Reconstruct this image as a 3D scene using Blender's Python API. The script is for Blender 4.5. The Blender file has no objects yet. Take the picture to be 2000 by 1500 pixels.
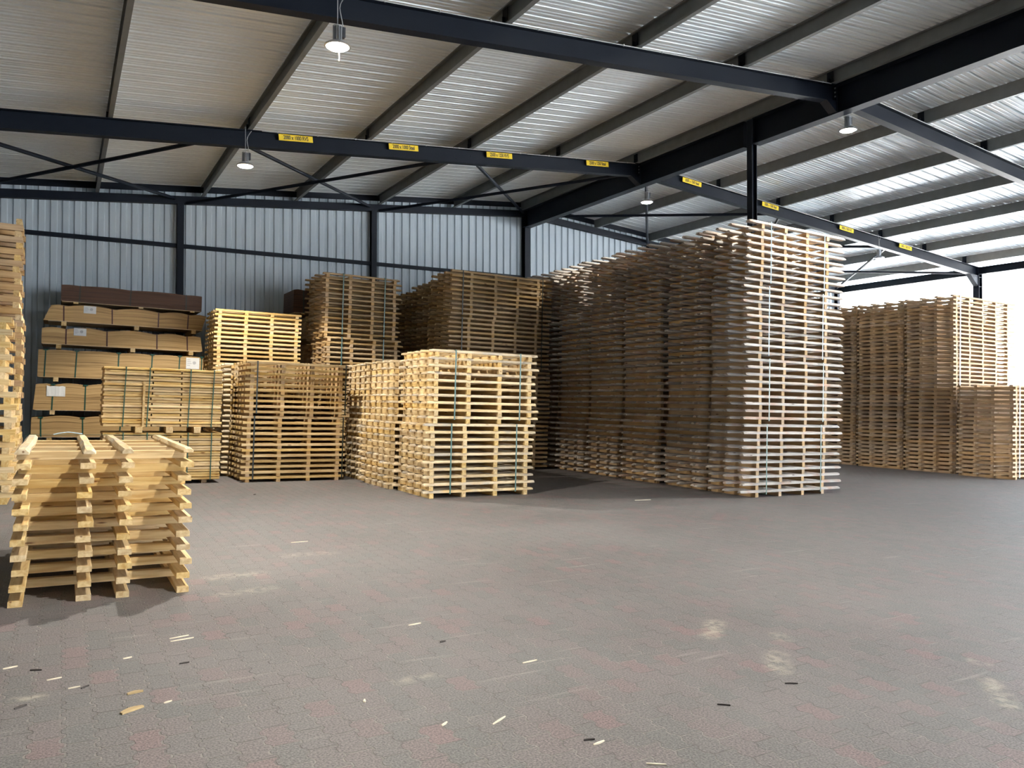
import bpy, bmesh, math, random
from mathutils import Matrix, Vector, noise
S = bpy.context.scene
COL = S.collection
PI = math.pi

# ------------------------------------------------------------------ camera, world, sun, exposure
F_PX = 1502.0
YAW = math.atan(880 / F_PX)
PITCH = math.atan(25 / F_PX)
CAM_H = 1.6
cam_data = bpy.data.cameras.new('camera')
cam = bpy.data.objects.new('camera', cam_data)
COL.objects.link(cam)
cam_data.sensor_fit = 'HORIZONTAL'
cam_data.sensor_width = 36.0
cam_data.lens = 36.0 * F_PX / 2000.0
cam_data.clip_start, cam_data.clip_end = 0.05, 400
cam.location = (0, 0, CAM_H)
cam.rotation_euler = (PI / 2 + PITCH, 0, -YAW)
S.camera = cam

S.view_settings.view_transform = 'Standard'
S.view_settings.look = 'None'
S.view_settings.gamma = 1.0
S.view_settings.use_curve_mapping = False
S.view_settings.exposure = 0.0

SKY_STRENGTH = 9.5
world = bpy.data.worlds.new('sky')
S.world = world
world.use_nodes = True
wn, wl = world.node_tree.nodes, world.node_tree.links
wn.clear()
w_out = wn.new('ShaderNodeOutputWorld')
w_bg = wn.new('ShaderNodeBackground')
w_tc = wn.new('ShaderNodeTexCoord')
w_sep = wn.new('ShaderNodeSeparateXYZ')
w_ramp = wn.new('ShaderNodeValToRGB')
w_ramp.color_ramp.elements[0].position = 0.0
w_ramp.color_ramp.elements[0].color = (0.78, 0.88, 1.0, 1)
w_ramp.color_ramp.elements[1].position = 0.7
w_ramp.color_ramp.elements[1].color = (0.50, 0.70, 1.0, 1)
wl.new(w_tc.outputs['Generated'], w_sep.inputs[0])
wl.new(w_sep.outputs['Z'], w_ramp.inputs[0])
wl.new(w_ramp.outputs[0], w_bg.inputs[0])
w_bg.inputs[1].default_value = SKY_STRENGTH
wl.new(w_bg.outputs[0], w_out.inputs[0])

LAMP_W = 1950.0          # watts of each hall lamp
LAMP_COL = (1.0, 0.955, 0.86)

sun_d = bpy.data.lights.new('sun', 'SUN')
sun_d.energy = 125.0; sun_d.angle = 0.009; sun_d.color = (1.0, 0.98, 0.95)
sun = bpy.data.objects.new('sun', sun_d); COL.objects.link(sun)
sun.rotation_euler = Vector((0.62, -0.25, -1.0)).to_track_quat('-Z', 'Y').to_euler()   # from behind the closed side, high

# ------------------------------------------------------------------ building measures (metres)
YW = 21.4               # inner face of the gable wall
XR, ZR, SL = 13.0, 7.65, 0.0863    # ridge position, rafter top there, slope
XL, XE = -8.0, 28.7     # closed side wall, open eave
YF = -12.0              # front of the hall, behind the camera
def ztop(x): return ZR - SL * abs(x - XR)
PURLIN_H = 0.29
GX = 0.027              # the paving falls gently to the open side
FT = Matrix.Rotation(math.atan(GX), 4, 'Y')

def portal(name, loc, rot, sx, sy):
    d = bpy.data.lights.new(name, 'AREA')
    d.shape = 'RECTANGLE'; d.size, d.size_y = sx, sy
    d.cycles.is_portal = True
    o = bpy.data.objects.new(name, d); COL.objects.link(o)
    o.location, o.rotation_euler = loc, rot
portal('portal_side', (XE + 0.4, 4.5, 2.6), (0, PI / 2, 0), 6.6, 34)
portal('portal_front', (20.5, YF - 0.1, 3.2), (PI / 2, 0, 0), 17, 8)

# ------------------------------------------------------------------ material helpers
def srgb(r, g, b):
    f = lambda c: (c / 12.92 if c <= 0.04045 else ((c + 0.055) / 1.055) ** 2.4)
    return (f(r / 255), f(g / 255), f(b / 255), 1)

def new_mat(name):
    m = bpy.data.materials.new(name); m.use_nodes = True
    n, l = m.node_tree.nodes, m.node_tree.links
    n.clear()
    out = n.new('ShaderNodeOutputMaterial'); b = n.new('ShaderNodeBsdfPrincipled')
    l.new(b.outputs[0], out.inputs[0])
    return m, n, l, b

def mix_rgb(n, l, fac, a, b, mode='MIX'):
    x = n.new('ShaderNodeMix'); x.data_type = 'RGBA'; x.blend_type = mode
    for sock, v in ((x.inputs[0], fac), (x.inputs[6], a), (x.inputs[7], b)):
        if hasattr(v, 'links'): l.new(v, sock)
        else: sock.default_value = v
    return x.outputs[2]

def math_node(n, l, op, a, b=None, c=None):
    x = n.new('ShaderNodeMath'); x.operation = op
    for i, v in enumerate((a, b, c)):
        if v is None: continue
        if hasattr(v, 'links'): l.new(v, x.inputs[i])
        else: x.inputs[i].default_value = v
    return x.outputs[0]

def plain(name, col, rough=0.5, metal=0.0, var=0.08, scale=3.0, bump=0.0, emit=None, spec=0.5):
    m, n, l, b = new_mat(name)
    tc = n.new('ShaderNodeTexCoord')
    nz = n.new('ShaderNodeTexNoise'); nz.inputs['Scale'].default_value = scale; nz.inputs['Detail'].default_value = 4
    l.new(tc.outputs['Object'], nz.inputs['Vector'])
    lo = tuple(c * (1 - var) for c in col[:3]) + (1,); hi = tuple(min(1, c * (1 + var)) for c in col[:3]) + (1,)
    l.new(mix_rgb(n, l, nz.outputs['Fac'], lo, hi), b.inputs['Base Color'])
    b.inputs['Roughness'].default_value = rough; b.inputs['Metallic'].default_value = metal
    b.inputs['Specular IOR Level'].default_value = spec
    if emit:
        b.inputs['Emission Color'].default_value = emit[0]; b.inputs['Emission Strength'].default_value = emit[1]
    if bump:
        bp = n.new('ShaderNodeBump'); bp.inputs['Strength'].default_value = bump; bp.inputs['Distance'].default_value = 0.01
        l.new(nz.outputs['Fac'], bp.inputs['Height']); l.new(bp.outputs[0], b.inputs['Normal'])
    return m

def wood(name, light, dark, knot, axis='X', val=0.25, stain=None, rough=0.7):
    """sawn timber: grain stretched along AXIS, knots, one tone per piece"""
    m, n, l, b = new_mat(name)
    tc = n.new('ShaderNodeTexCoord'); oi = n.new('ShaderNodeObjectInfo')
    off = n.new('ShaderNodeVectorMath'); off.operation = 'ADD'
    rnd = n.new('ShaderNodeCombineXYZ')
    r40 = math_node(n, l, 'MULTIPLY', oi.outputs['Random'], 40.0)
    for i in range(3): l.new(r40, rnd.inputs[i])
    l.new(tc.outputs['Object'], off.inputs[0]); l.new(rnd.outputs[0], off.inputs[1])
    mp = n.new('ShaderNodeMapping')
    mp.inputs['Scale'].default_value = {'X': (1.2, 16, 16), 'Y': (16, 1.2, 16), 'Z': (16, 16, 1.2)}[axis]
    l.new(off.outputs[0], mp.inputs['Vector'])
    g = n.new('ShaderNodeTexNoise'); g.inputs['Scale'].default_value = 1.6; g.inputs['Detail'].default_value = 5
    g.inputs['Distortion'].default_value = 0.6
    l.new(mp.outputs[0], g.inputs['Vector'])
    r = n.new('ShaderNodeValToRGB'); r.color_ramp.elements[0].position = 0.32; r.color_ramp.elements[1].position = 0.68
    r.color_ramp.elements[0].color = dark; r.color_ramp.elements[1].color = light
    l.new(g.outputs['Fac'], r.inputs[0])
    # knots
    mp2 = n.new('ShaderNodeMapping')
    mp2.inputs['Scale'].default_value = {'X': (1.6, 7, 7), 'Y': (7, 1.6, 7), 'Z': (7, 7, 1.6)}[axis]
    l.new(off.outputs[0], mp2.inputs['Vector'])
    v = n.new('ShaderNodeTexVoronoi'); v.inputs['Scale'].default_value = 1.5
    l.new(mp2.outputs[0], v.inputs['Vector'])
    kr = n.new('ShaderNodeValToRGB'); kr.color_ramp.elements[0].position = 0.06; kr.color_ramp.elements[1].position = 0.13
    kr.color_ramp.elements[0].color = (1, 1, 1, 1); kr.color_ramp.elements[1].color = (0, 0, 0, 1)
    l.new(v.outputs['Distance'], kr.inputs[0])
    c = mix_rgb(n, l, kr.outputs[0], r.outputs[0], knot)
    if stain:
        sn = n.new('ShaderNodeTexNoise'); sn.inputs['Scale'].default_value = 2.2; sn.inputs['Detail'].default_value = 3
        l.new(off.outputs[0], sn.inputs['Vector'])
        sr = n.new('ShaderNodeValToRGB'); sr.color_ramp.elements[0].position = 0.52; sr.color_ramp.elements[1].position = 0.66
        l.new(sn.outputs['Fac'], sr.inputs[0])
        c = mix_rgb(n, l, sr.outputs[0], c, stain)
    hs = n.new('ShaderNodeHueSaturation')
    wn_ = n.new('ShaderNodeTexWhiteNoise'); wn_.noise_dimensions = '1D'
    l.new(math_node(n, l, 'MULTIPLY', oi.outputs['Random'], 91.7), wn_.inputs['W'])
    l.new(math_node(n, l, 'ADD', math_node(n, l, 'MULTIPLY', wn_.outputs['Value'], val), 1 - val / 2), hs.inputs['Value'])
    l.new(math_node(n, l, 'ADD', math_node(n, l, 'MULTIPLY', oi.outputs['Random'], 0.3), 0.85), hs.inputs['Saturation'])
    l.new(c, hs.inputs['Color']); l.new(hs.outputs[0], b.inputs['Base Color'])
    b.inputs['Roughness'].default_value = rough
    b.inputs['Specular IOR Level'].default_value = 0.25
    bp = n.new('ShaderNodeBump'); bp.inputs['Strength'].default_value = 0.25; bp.inputs['Distance'].default_value = 0.004
    l.new(g.outputs['Fac'], bp.inputs['Height']); l.new(bp.outputs[0], b.inputs['Normal'])
    return m

PINE_L, PINE_D, PINE_K = (0.68, 0.51, 0.265, 1), (0.46, 0.29, 0.115, 1), (0.16, 0.07, 0.025, 1)
M = {}
for ax in 'XY':
    M['pine' + ax] = wood('raw_pine_' + ax, PINE_L, PINE_D, PINE_K, ax)
    M['pale' + ax] = wood('pale_pine_' + ax, (0.68, 0.55, 0.36, 1), (0.50, 0.36, 0.20, 1), (0.2, 0.1, 0.04, 1), ax, stain=(0.42, 0.36, 0.28, 1))
    M['aged' + ax] = wood('aged_pine_' + ax, (0.48, 0.34, 0.18, 1), (0.30, 0.19, 0.09, 1), (0.10, 0.05, 0.02, 1), ax)
    M['grey' + ax] = wood('weathered_' + ax, (0.58, 0.53, 0.47, 1), (0.34, 0.29, 0.25, 1), (0.14, 0.10, 0.08, 1), ax, val=0.4, stain=(0.44, 0.31, 0.24, 1))
    M['amber' + ax] = wood('amber_pine_' + ax, (0.54, 0.37, 0.20, 1), (0.38, 0.24, 0.12, 1), (0.12, 0.05, 0.02, 1), ax)
    M['rose' + ax] = wood('rose_pine_' + ax, (0.66, 0.47, 0.29, 1), (0.46, 0.30, 0.17, 1), (0.14, 0.07, 0.03, 1), ax, val=0.3)
M['steel'] = plain('dark_blue_steel', (0.004, 0.0065, 0.012, 1), 0.5, 0.0, 0.15, 2.0, spec=0.14)
M['galv'] = plain('galvanised_steel', (0.15, 0.158, 0.157, 1), 0.5, 0.15, 0.25, 5.0)
M['roof'] = plain('roof_sheet', (0.78, 0.81, 0.80, 1), 0.28, 0.12, 0.08, 1.1)
M['wall'] = plain('wall_sheet', (0.46, 0.52, 0.56, 1), 0.38, 0.0, 0.06, 1.0)
M['white'] = plain('white_cladding', (0.80, 0.81, 0.80, 1), 0.5, 0.0, 0.02)
M['yellow'] = plain('sign_yellow', (0.85, 0.60, 0.03, 1), 0.4, 0.0, 0.03)
M['black'] = plain('black_print', (0.008, 0.008, 0.008, 1), 0.5)
M['strap_g'] = plain('green_strap', (0.012, 0.075, 0.055, 1), 0.35, 0.0, 0.1)
M['strap_d'] = plain('dark_strap', (0.012, 0.018, 0.014, 1), 0.35, 0.0, 0.1)
M['strap_w'] = plain('pale_strap', (0.24, 0.31, 0.33, 1), 0.35, 0.0, 0.1)
M['strap_r'] = plain('maroon_strap', (0.05, 0.008, 0.012, 1), 0.35, 0.0, 0.1)
M['paper'] = plain('paper', (0.80, 0.80, 0.79, 1), 0.7, 0.0, 0.05, 20)
M['print'] = plain('grey_print', (0.50, 0.50, 0.52, 1), 0.7)
M['lampbody'] = plain('lamp_housing', (0.045, 0.05, 0.06, 1), 0.35, 0.6, 0.1)
M['alu'] = plain('aluminium', (0.62, 0.63, 0.65, 1), 0.3, 0.9, 0.05)
M['wire'] = plain('grey_wire', (0.30, 0.30, 0.30, 1), 0.5)
M['cord'] = plain('pale_cord', (0.75, 0.72, 0.6, 1), 0.6)
M['splinter'] = plain('splinter_wood', (0.72, 0.62, 0.46, 1), 0.7, 0, 0.15, 30)
M['leaf'] = plain('dry_leaf', (0.34, 0.24, 0.11, 1), 0.7, 0, 0.3, 20)
M['darkbit'] = plain('dark_chip', (0.03, 0.022, 0.018, 1), 0.7, 0, 0.3, 20)
M['concrete'] = plain('yard_concrete', (0.62, 0.61, 0.59, 1), 0.8, 0, 0.08, 0.6)

def lamp_lens():
    m, n, l, b = new_mat('lamp_lens')
    b.inputs['Base Color'].default_value = (0.9, 0.9, 0.9, 1)
    b.inputs['Emission Color'].default_value = (1.0, 0.97, 0.86, 1)
    b.inputs['Emission Strength'].default_value = 26.0
    return m
M['lens'] = lamp_lens()
M['lens_off'] = plain('unlit_lens', (0.6, 0.6, 0.6, 1), 0.25)

def sheet_stack_mat(name, a, b_, c_):
    """edges of many thin sheets lying on one another"""
    m, n, l, b = new_mat(name)
    tc = n.new('ShaderNodeTexCoord'); uv = n.new('ShaderNodeSeparateXYZ')
    l.new(tc.outputs['UV'], uv.inputs[0])
    cb = n.new('ShaderNodeCombineXYZ')
    l.new(math_node(n, l, 'MULTIPLY', uv.outputs[0], 0.35), cb.inputs[0])
    l.new(math_node(n, l, 'MULTIPLY', uv.outputs[1], 26.0), cb.inputs[1])
    nz = n.new('ShaderNodeTexNoise'); nz.inputs['Scale'].default_value = 1.0; nz.inputs['Detail'].default_value = 4
    nz.inputs['Roughness'].default_value = 0.7
    l.new(cb.outputs[0], nz.inputs['Vector'])
    r = n.new('ShaderNodeValToRGB')
    r.color_ramp.elements[0].position = 0.33; r.color_ramp.elements[0].color = c_
    r.color_ramp.elements[1].position = 0.62; r.color_ramp.elements[1].color = a
    e = r.color_ramp.elements.new(0.43); e.color = b_
    l.new(nz.outputs['Fac'], r.inputs[0]); l.new(r.outputs[0], b.inputs['Base Color'])
    b.inputs['Roughness'].default_value = 0.75
    bp = n.new('ShaderNodeBump'); bp.inputs['Strength'].default_value = 0.5; bp.inputs['Distance'].default_value = 0.01
    l.new(nz.outputs['Fac'], bp.inputs['Height']); l.new(bp.outputs[0], b.inputs['Normal'])
    return m
M['board_tan'] = sheet_stack_mat('tan_board_edges', (0.56, 0.37, 0.165, 1), (0.40, 0.25, 0.10, 1), (0.14, 0.075, 0.028, 1))
M['board_brown'] = sheet_stack_mat('brown_board_edges', (0.085, 0.038, 0.020, 1), (0.06, 0.026, 0.013, 1), (0.03, 0.012, 0.007, 1))

SMEARS = []
def ground_at(px, py):
    xx, uu = (px - 1000) / F_PX, (750 - py) / F_PX
    sp_, cp_ = math.sin(PITCH), math.cos(PITCH); s_, c_ = math.sin(YAW), math.cos(YAW)
    z2, u2 = cp_ - uu * sp_, sp_ + uu * cp_
    rx, ry, rz_ = xx * c_ + z2 * s_, -xx * s_ + z2 * c_, u2
    t = CAM_H / (-0.027 * rx - rz_)
    return rx * t, ry * t
for (a, b, c, d, w_, k_) in ((1398, 1215, 1388, 1242, 0.10, 0.8), (1522, 1240, 1530, 1248, 0.09, 0.55), (1515, 1278, 1522, 1308, 0.11, 0.75),
                            (1935, 1330, 1968, 1378, 0.09, 0.75), (1900, 1290, 1918, 1295, 0.08, 0.5), (420, 1128, 500, 1120, 0.16, 0.5),
                            (440, 1160, 520, 1150, 0.14, 0.4), (560, 1085, 640, 1080, 0.16, 0.4), (35, 1366, 85, 1360, 0.06, 0.8), (780, 1332, 850, 1318, 0.07, 0.5)):
    SMEARS.append((*ground_at(a, b), *ground_at(c, d), w_, k_))
def paving():
    m, n, l, b = new_mat('paving')
    tc = n.new('ShaderNodeTexCoord'); s = n.new('ShaderNodeSeparateXYZ')
    l.new(tc.outputs['Object'], s.inputs[0])
    # zig-zag long joints: X is pushed by a triangle wave of Y
    tri = math_node(n, l, 'PINGPONG', math_node(n, l, 'ADD', s.outputs[1], 50.0), 0.05625)
    tri2 = math_node(n, l, 'SMOOTH_MIN', math_node(n, l, 'SMOOTH_MAX', tri, 0.018, 0.01), 0.038, 0.01)
    wx = math_node(n, l, 'ADD', s.outputs[0], math_node(n, l, 'MULTIPLY', tri2, 1.1))
    c = n.new('ShaderNodeCombineXYZ')
    l.new(math_node(n, l, 'ADD', s.outputs[1], 50.0), c.inputs[0]); l.new(math_node(n, l, 'ADD', wx, 50.0), c.inputs[1])
    br = n.new('ShaderNodeTexBrick')
    br.offset, br.offset_frequency, br.squash = 0.5, 2, 1.0
    br.inputs['Scale'].default_value = 1.0
    br.inputs['Brick Width'].default_value = 0.225; br.inputs['Row Height'].default_value = 0.1375
    br.inputs['Mortar Size'].default_value = 0.006; br.inputs['Mortar Smooth'].default_value = 0.35
    br.inputs['Bias'].default_value = 0.0
    br.inputs['Color1'].default_value = (0, 0, 0, 1); br.inputs['Color2'].default_value = (1, 1, 1, 1)
    br.inputs['Mortar'].default_value = (0.5, 0.5, 0.5, 1)
    l.new(c.outputs[0], br.inputs['Vector'])
    ramp = n.new('ShaderNodeValToRGB'); cr = ramp.color_ramp
    cr.elements[0].position = 0.0; cr.elements[0].color = (0.094, 0.091, 0.088, 1)
    cr.elements[1].position = 1.0; cr.elements[1].color = (0.134, 0.093, 0.093, 1)
    e = cr.elements.new(0.4); e.color = (0.107, 0.097, 0.095, 1)
    e = cr.elements.new(0.85); e.color = (0.114, 0.096, 0.095, 1)
    l.new(br.outputs['Color'], ramp.inputs[0])
    # grit
    g = n.new('ShaderNodeTexNoise'); g.inputs['Scale'].default_value = 95; g.inputs['Detail'].default_value = 3
    l.new(tc.outputs['Object'], g.inputs['Vector'])
    gr = n.new('ShaderNodeValToRGB'); gr.color_ramp.elements[0].position = 0.34; gr.color_ramp.elements[1].position = 0.68
    gr.color_ramp.elements[0].color = (0.50, 0.50, 0.50, 1); gr.color_ramp.elements[1].color = (1.55, 1.53, 1.48, 1)
    l.new(g.outputs['Fac'], gr.inputs[0])
    col = mix_rgb(n, l, 1.0, ramp.outputs[0], gr.outputs[0], 'MULTIPLY')
    mort = mix_rgb(n, l, 0.5, (0.20, 0.186, 0.165, 1), gr.outputs[0], 'MULTIPLY')
    jn = n.new('ShaderNodeTexNoise'); jn.inputs['Scale'].default_value = 5.5; jn.inputs['Detail'].default_value = 4
    l.new(tc.outputs['Object'], jn.inputs['Vector'])
    jr = n.new('ShaderNodeMapRange'); jr.inputs['From Min'].default_value = 0.38; jr.inputs['From Max'].default_value = 0.64
    l.new(jn.outputs['Fac'], jr.inputs['Value'])
    jcol = mix_rgb(n, l, jr.outputs[0], (0.075, 0.065, 0.058, 1), mort)
    col = mix_rgb(n, l, math_node(n, l, 'MULTIPLY', br.outputs['Fac'], 0.7), col, jcol)
    # sawdust smears left on the stones
    def smear(col, x0, y0, x1, y1, w, amt):
        dx, dy = x1 - x0, y1 - y0; L2 = dx * dx + dy * dy
        ux = math_node(n, l, 'SUBTRACT', s.outputs[0], x0); uy = math_node(n, l, 'SUBTRACT', s.outputs[1], y0)
        t_ = math_node(n, l, 'DIVIDE', math_node(n, l, 'ADD', math_node(n, l, 'MULTIPLY', ux, dx), math_node(n, l, 'MULTIPLY', uy, dy)), L2)
        t_ = math_node(n, l, 'MINIMUM', math_node(n, l, 'MAXIMUM', t_, 0.0), 1.0)
        ex = math_node(n, l, 'SUBTRACT', ux, math_node(n, l, 'MULTIPLY', t_, dx)); ey = math_node(n, l, 'SUBTRACT', uy, math_node(n, l, 'MULTIPLY', t_, dy))
        d2 = math_node(n, l, 'SQRT', math_node(n, l, 'ADD', math_node(n, l, 'MULTIPLY', ex, ex), math_node(n, l, 'MULTIPLY', ey, ey)))
        f_ = math_node(n, l, 'SUBTRACT', 1.0, math_node(n, l, 'DIVIDE', d2, w))
        f_ = math_node(n, l, 'MAXIMUM', f_, 0.0)
        q = n.new('ShaderNodeTexNoise'); q.inputs['Scale'].default_value = 14; q.inputs['Detail'].default_value = 4
        l.new(tc.outputs['Object'], q.inputs['Vector'])
        f_ = math_node(n, l, 'MULTIPLY', f_, math_node(n, l, 'MULTIPLY', math_node(n, l, 'MAXIMUM', math_node(n, l, 'SUBTRACT', q.outputs['Fac'], 0.38), 0.0), 6.0))
        f_ = math_node(n, l, 'MULTIPLY', math_node(n, l, 'MINIMUM', f_, 1.0), amt * 0.45)
        return mix_rgb(n, l, f_, col, (0.50, 0.46, 0.35, 1))
    for a_ in SMEARS: col = smear(col, *a_)
    # worn pale dust and darker lanes
    d = n.new('ShaderNodeTexNoise'); d.inputs['Scale'].default_value = 0.55; d.inputs['Detail'].default_value = 6; d.inputs['Roughness'].default_value = 0.62
    l.new(tc.outputs['Object'], d.inputs['Vector'])
    dr = n.new('ShaderNodeValToRGB'); dr.color_ramp.elements[0].position = 0.42; dr.color_ramp.elements[1].position = 0.72
    l.new(d.outputs['Fac'], dr.inputs[0])
    col = mix_rgb(n, l, math_node(n, l, 'MULTIPLY', dr.outputs[0], 0.35), col, (0.175, 0.168, 0.162, 1))
    # drag scuffs along X
    mp = n.new('ShaderNodeMapping'); mp.inputs['Scale'].default_value = (0.7, 9.0, 1); mp.inputs['Rotation'].default_value = (0, 0, 0.06)
    l.new(tc.outputs['Object'], mp.inputs['Vector'])
    sc = n.new('ShaderNodeTexNoise'); sc.inputs['Scale'].default_value = 1.3; sc.inputs['Detail'].default_value = 5
    l.new(mp.outputs[0], sc.inputs['Vector'])
    sr = n.new('ShaderNodeValToRGB'); sr.color_ramp.elements[0].position = 0.64; sr.color_ramp.elements[1].position = 0.76
    l.new(sc.outputs['Fac'], sr.inputs[0])
    col = mix_rgb(n, l, math_node(n, l, 'MULTIPLY', sr.outputs[0], 0.35), col, (0.33, 0.31, 0.27, 1))
    l.new(col, b.inputs['Base Color'])
    rr = n.new('ShaderNodeMapRange'); rr.inputs['To Min'].default_value = 0.52; rr.inputs['To Max'].default_value = 0.8
    l.new(d.outputs['Fac'], rr.inputs['Value']); l.new(rr.outputs[0], b.inputs['Roughness'])
    h = math_node(n, l, 'SUBTRACT', math_node(n, l, 'MULTIPLY', g.outputs['Fac'], 0.25), br.outputs['Fac'])
    bp = n.new('ShaderNodeBump'); bp.inputs['Strength'].default_value = 1.0; bp.inputs['Distance'].default_value = 0.012
    l.new(h, bp.inputs['Height']); l.new(bp.outputs[0], b.inputs['Normal'])
    return m
M['paving'] = paving()

# ------------------------------------------------------------------ geometry helpers
class MB:
    """collects vertices and faces (with a material slot each) for one mesh"""
    def __init__(self): self.v, self.f, self.mi = [], [], []
    def add(self, vs, fs, mi=0):
        k = len(self.v); self.v += [tuple(p) for p in vs]
        for f in fs: self.f.append([k + i for i in f]); self.mi.append(mi)
        return self
    def box(self, x0, x1, y0, y1, z0, z1, mi=0):
        return self.add([(x0, y0, z0), (x1, y0, z0), (x1, y1, z0), (x0, y1, z0), (x0, y0, z1), (x1, y0, z1), (x1, y1, z1), (x0, y1, z1)],
                        [(0, 3, 2, 1), (4, 5, 6, 7), (0, 1, 5, 4), (1, 2, 6, 5), (2, 3, 7, 6), (3, 0, 4, 7)], mi)
    def loft(self, rings, mi=0, caps=True):
        k = len(rings[0]); vs = [p for r in rings for p in r]; fs = []
        for a in range(len(rings) - 1):
            for i in range(k):
                j = (i + 1) % k
                fs.append((a * k + i, a * k + j, (a + 1) * k + j, (a + 1) * k + i))
        if caps:
            fs.append(tuple(reversed(range(k)))); fs.append(tuple((len(rings) - 1) * k + i for i in range(k)))
        return self.add(vs, fs, mi)
    def tube(self, pts, r, seg=8, mi=0):
        rings = []
        pts = [Vector(p) for p in pts]
        for i, p in enumerate(pts):
            d = (pts[min(i + 1, len(pts) - 1)] - pts[max(i - 1, 0)]).normalized()
            up = Vector((0, 0, 1)) if abs(d.z) < 0.9 else Vector((0, 1, 0))
            u = d.cross(up).normalized(); w = u.cross(d)
            rings.append([p + (u * math.cos(2 * PI * k / seg) + w * math.sin(2 * PI * k / seg)) * r for k in range(seg)])
        return self.loft(rings, mi)
    def lathe(self, prof, seg=24, mi=0, center=(0, 0, 0)):
        cx, cy, cz = center
        rings = [[(cx + r * math.cos(2 * PI * k / seg), cy + r * math.sin(2 * PI * k / seg), cz + z) for k in range(seg)] for r, z in prof]
        return self.loft(rings, mi)
    def mesh(self, name, mats):
        me = bpy.data.meshes.new(name)
        me.from_pydata(self.v, [], self.f)
        for m in (mats if isinstance(mats, (list, tuple)) else [mats]): me.materials.append(M[m] if isinstance(m, str) else m)
        if any(self.mi): me.polygons.foreach_set('material_index', self.mi)
        bm = bmesh.new(); bm.from_mesh(me); bmesh.ops.recalc_face_normals(bm, faces=bm.faces); bm.to_mesh(me); bm.free()
        me.update()
        return me

def link(name, data, mat=None, parent=None):
    o = bpy.data.objects.new(name, data); COL.objects.link(o)
    if parent: o.parent = parent
    if mat is not None: o.matrix_basis = mat
    return o

def tag(o, label, cat, group=None):
    o['label'] = label; o['category'] = cat
    if group: o['group'] = group
    return o

def struct(name, mb, mats, parent=None, mat=None):
    o = link(name, mb.mesh(name, mats), mat, parent)
    o['kind'] = 'structure'
    return o

def fl(x, y, h=0.0, rz=0.0):
    """a place on the (slightly falling) floor"""
    return FT @ Matrix.Translation((x, y, h)) @ Matrix.Rotation(rz, 4, 'Z')

ONES = 'zeroth first second third fourth fifth sixth seventh eighth ninth tenth eleventh twelfth thirteenth fourteenth fifteenth sixteenth seventeenth eighteenth nineteenth'.split()
TENS = {2: 'twent', 3: 'thirt', 4: 'fort', 5: 'fift'}
def ordinal(k):
    if k < 20: return ONES[k]
    return TENS[k // 10] + 'ieth' if k % 10 == 0 else TENS[k // 10] + 'y-' + ONES[k % 10]

# ------------------------------------------------------------------ the setting
mb = MB().add([(XL - 1, YF - 2, 0), (XE + 0.5, YF - 2, 0), (XE + 0.5, YW + 0.3, 0), (XL - 1, YW + 0.3, 0),
               (XL - 1, YF - 2, -0.2), (XE + 0.5, YF - 2, -0.2), (XE + 0.5, YW + 0.3, -0.2), (XL - 1, YW + 0.3, -0.2)],
              [(0, 1, 2, 3), (7, 6, 5, 4), (0, 4, 5, 1), (1, 5, 6, 2), (2, 6, 7, 3), (3, 7, 4, 0)])
struct('floor', mb, 'paving', mat=FT)
yard = MB()
zy = -GX * XE - 0.02
yard.box(XE + 0.5, 90, -60, 60, zy - 0.3, zy)
yard.box(-40, XE + 0.5, -60, YF - 2, zy - 0.3, zy)
struct('ground', yard, 'concrete')
# neighbouring white clad wall across the yard
nb = MB()
y = -30.0
while y < 52:
    nb.box(41.0, 41.3, y, y + 0.9, zy, 7.5); nb.box(41.06, 41.3, y + 0.9, y + 1.0, zy, 7.5); y += 1.0
struct('wall_yard', nb, 'white')

def corrugated(axis_pts, rail_a, rail_b):
    """a folded sheet: profile points (t, d) carried by two functions giving the ends"""
    m_ = MB(); vs = []; fs = []
    for i, (t, d) in enumerate(axis_pts):
        vs += [rail_a(t, d), rail_b(t, d)]
        if i: fs.append((2 * i - 2, 2 * i - 1, 2 * i + 1, 2 * i))
    return m_.add(vs, fs)

def profile(t0, t1, pitch, steps):
    pts = []; t = t0
    while t < t1:
        for a, d in steps:
            if t + a * pitch <= t1: pts.append((t + a * pitch, d))
        t += pitch
    return pts

WALL_STEPS = [(0, 0), (0.46, 0), (0.56, 0.045), (0.90, 0.045)]
# gable wall: vertical folds, top following the roof
wp = profile(XL, XE, 0.25, WALL_STEPS)
struct('wall_back', corrugated(wp, lambda t, d: (t, YW + d, -1.0), lambda t, d: (t, YW + d, ztop(t) + PURLIN_H)), 'wall')
lp = profile(YF, YW, 0.25, WALL_STEPS)
struct('wall_left', corrugated(lp, lambda t, d: (XL - d, t, -0.2), lambda t, d: (XL - d, t, ztop(XL) + PURLIN_H)), 'wall')
fp = profile(XL, 12.0, 0.25, WALL_STEPS)
struct('wall_front', corrugated(fp, lambda t, d: (t, YF - d, -0.6), lambda t, d: (t, YF - d, ztop(t) + PURLIN_H)), 'wall')

# roof decks: folds run down the slope, two small stiffeners in every pan
ROOF_STEPS = [(0, 0), (0.25, 0), (0.28, 0.016), (0.33, 0.016), (0.36, 0), (0.52, 0), (0.55, 0.016), (0.60, 0.016), (0.63, 0), (0.80, 0), (0.85, 0.045), (0.95, 0.045)]
rp = profile(YF - 0.3, YW + 0.2, 0.32, ROOF_STEPS)
zo = PURLIN_H + 0.003
for nm, xa in (('ceiling_slope', XL - 0.3), ('ceiling_open_slope', XE + 0.9)):
    struct(nm, corrugated(rp, lambda t, d: (XR, t, ZR + zo + d), lambda t, d: (xa, t, ztop(xa) + zo + d)), 'roof')

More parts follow.
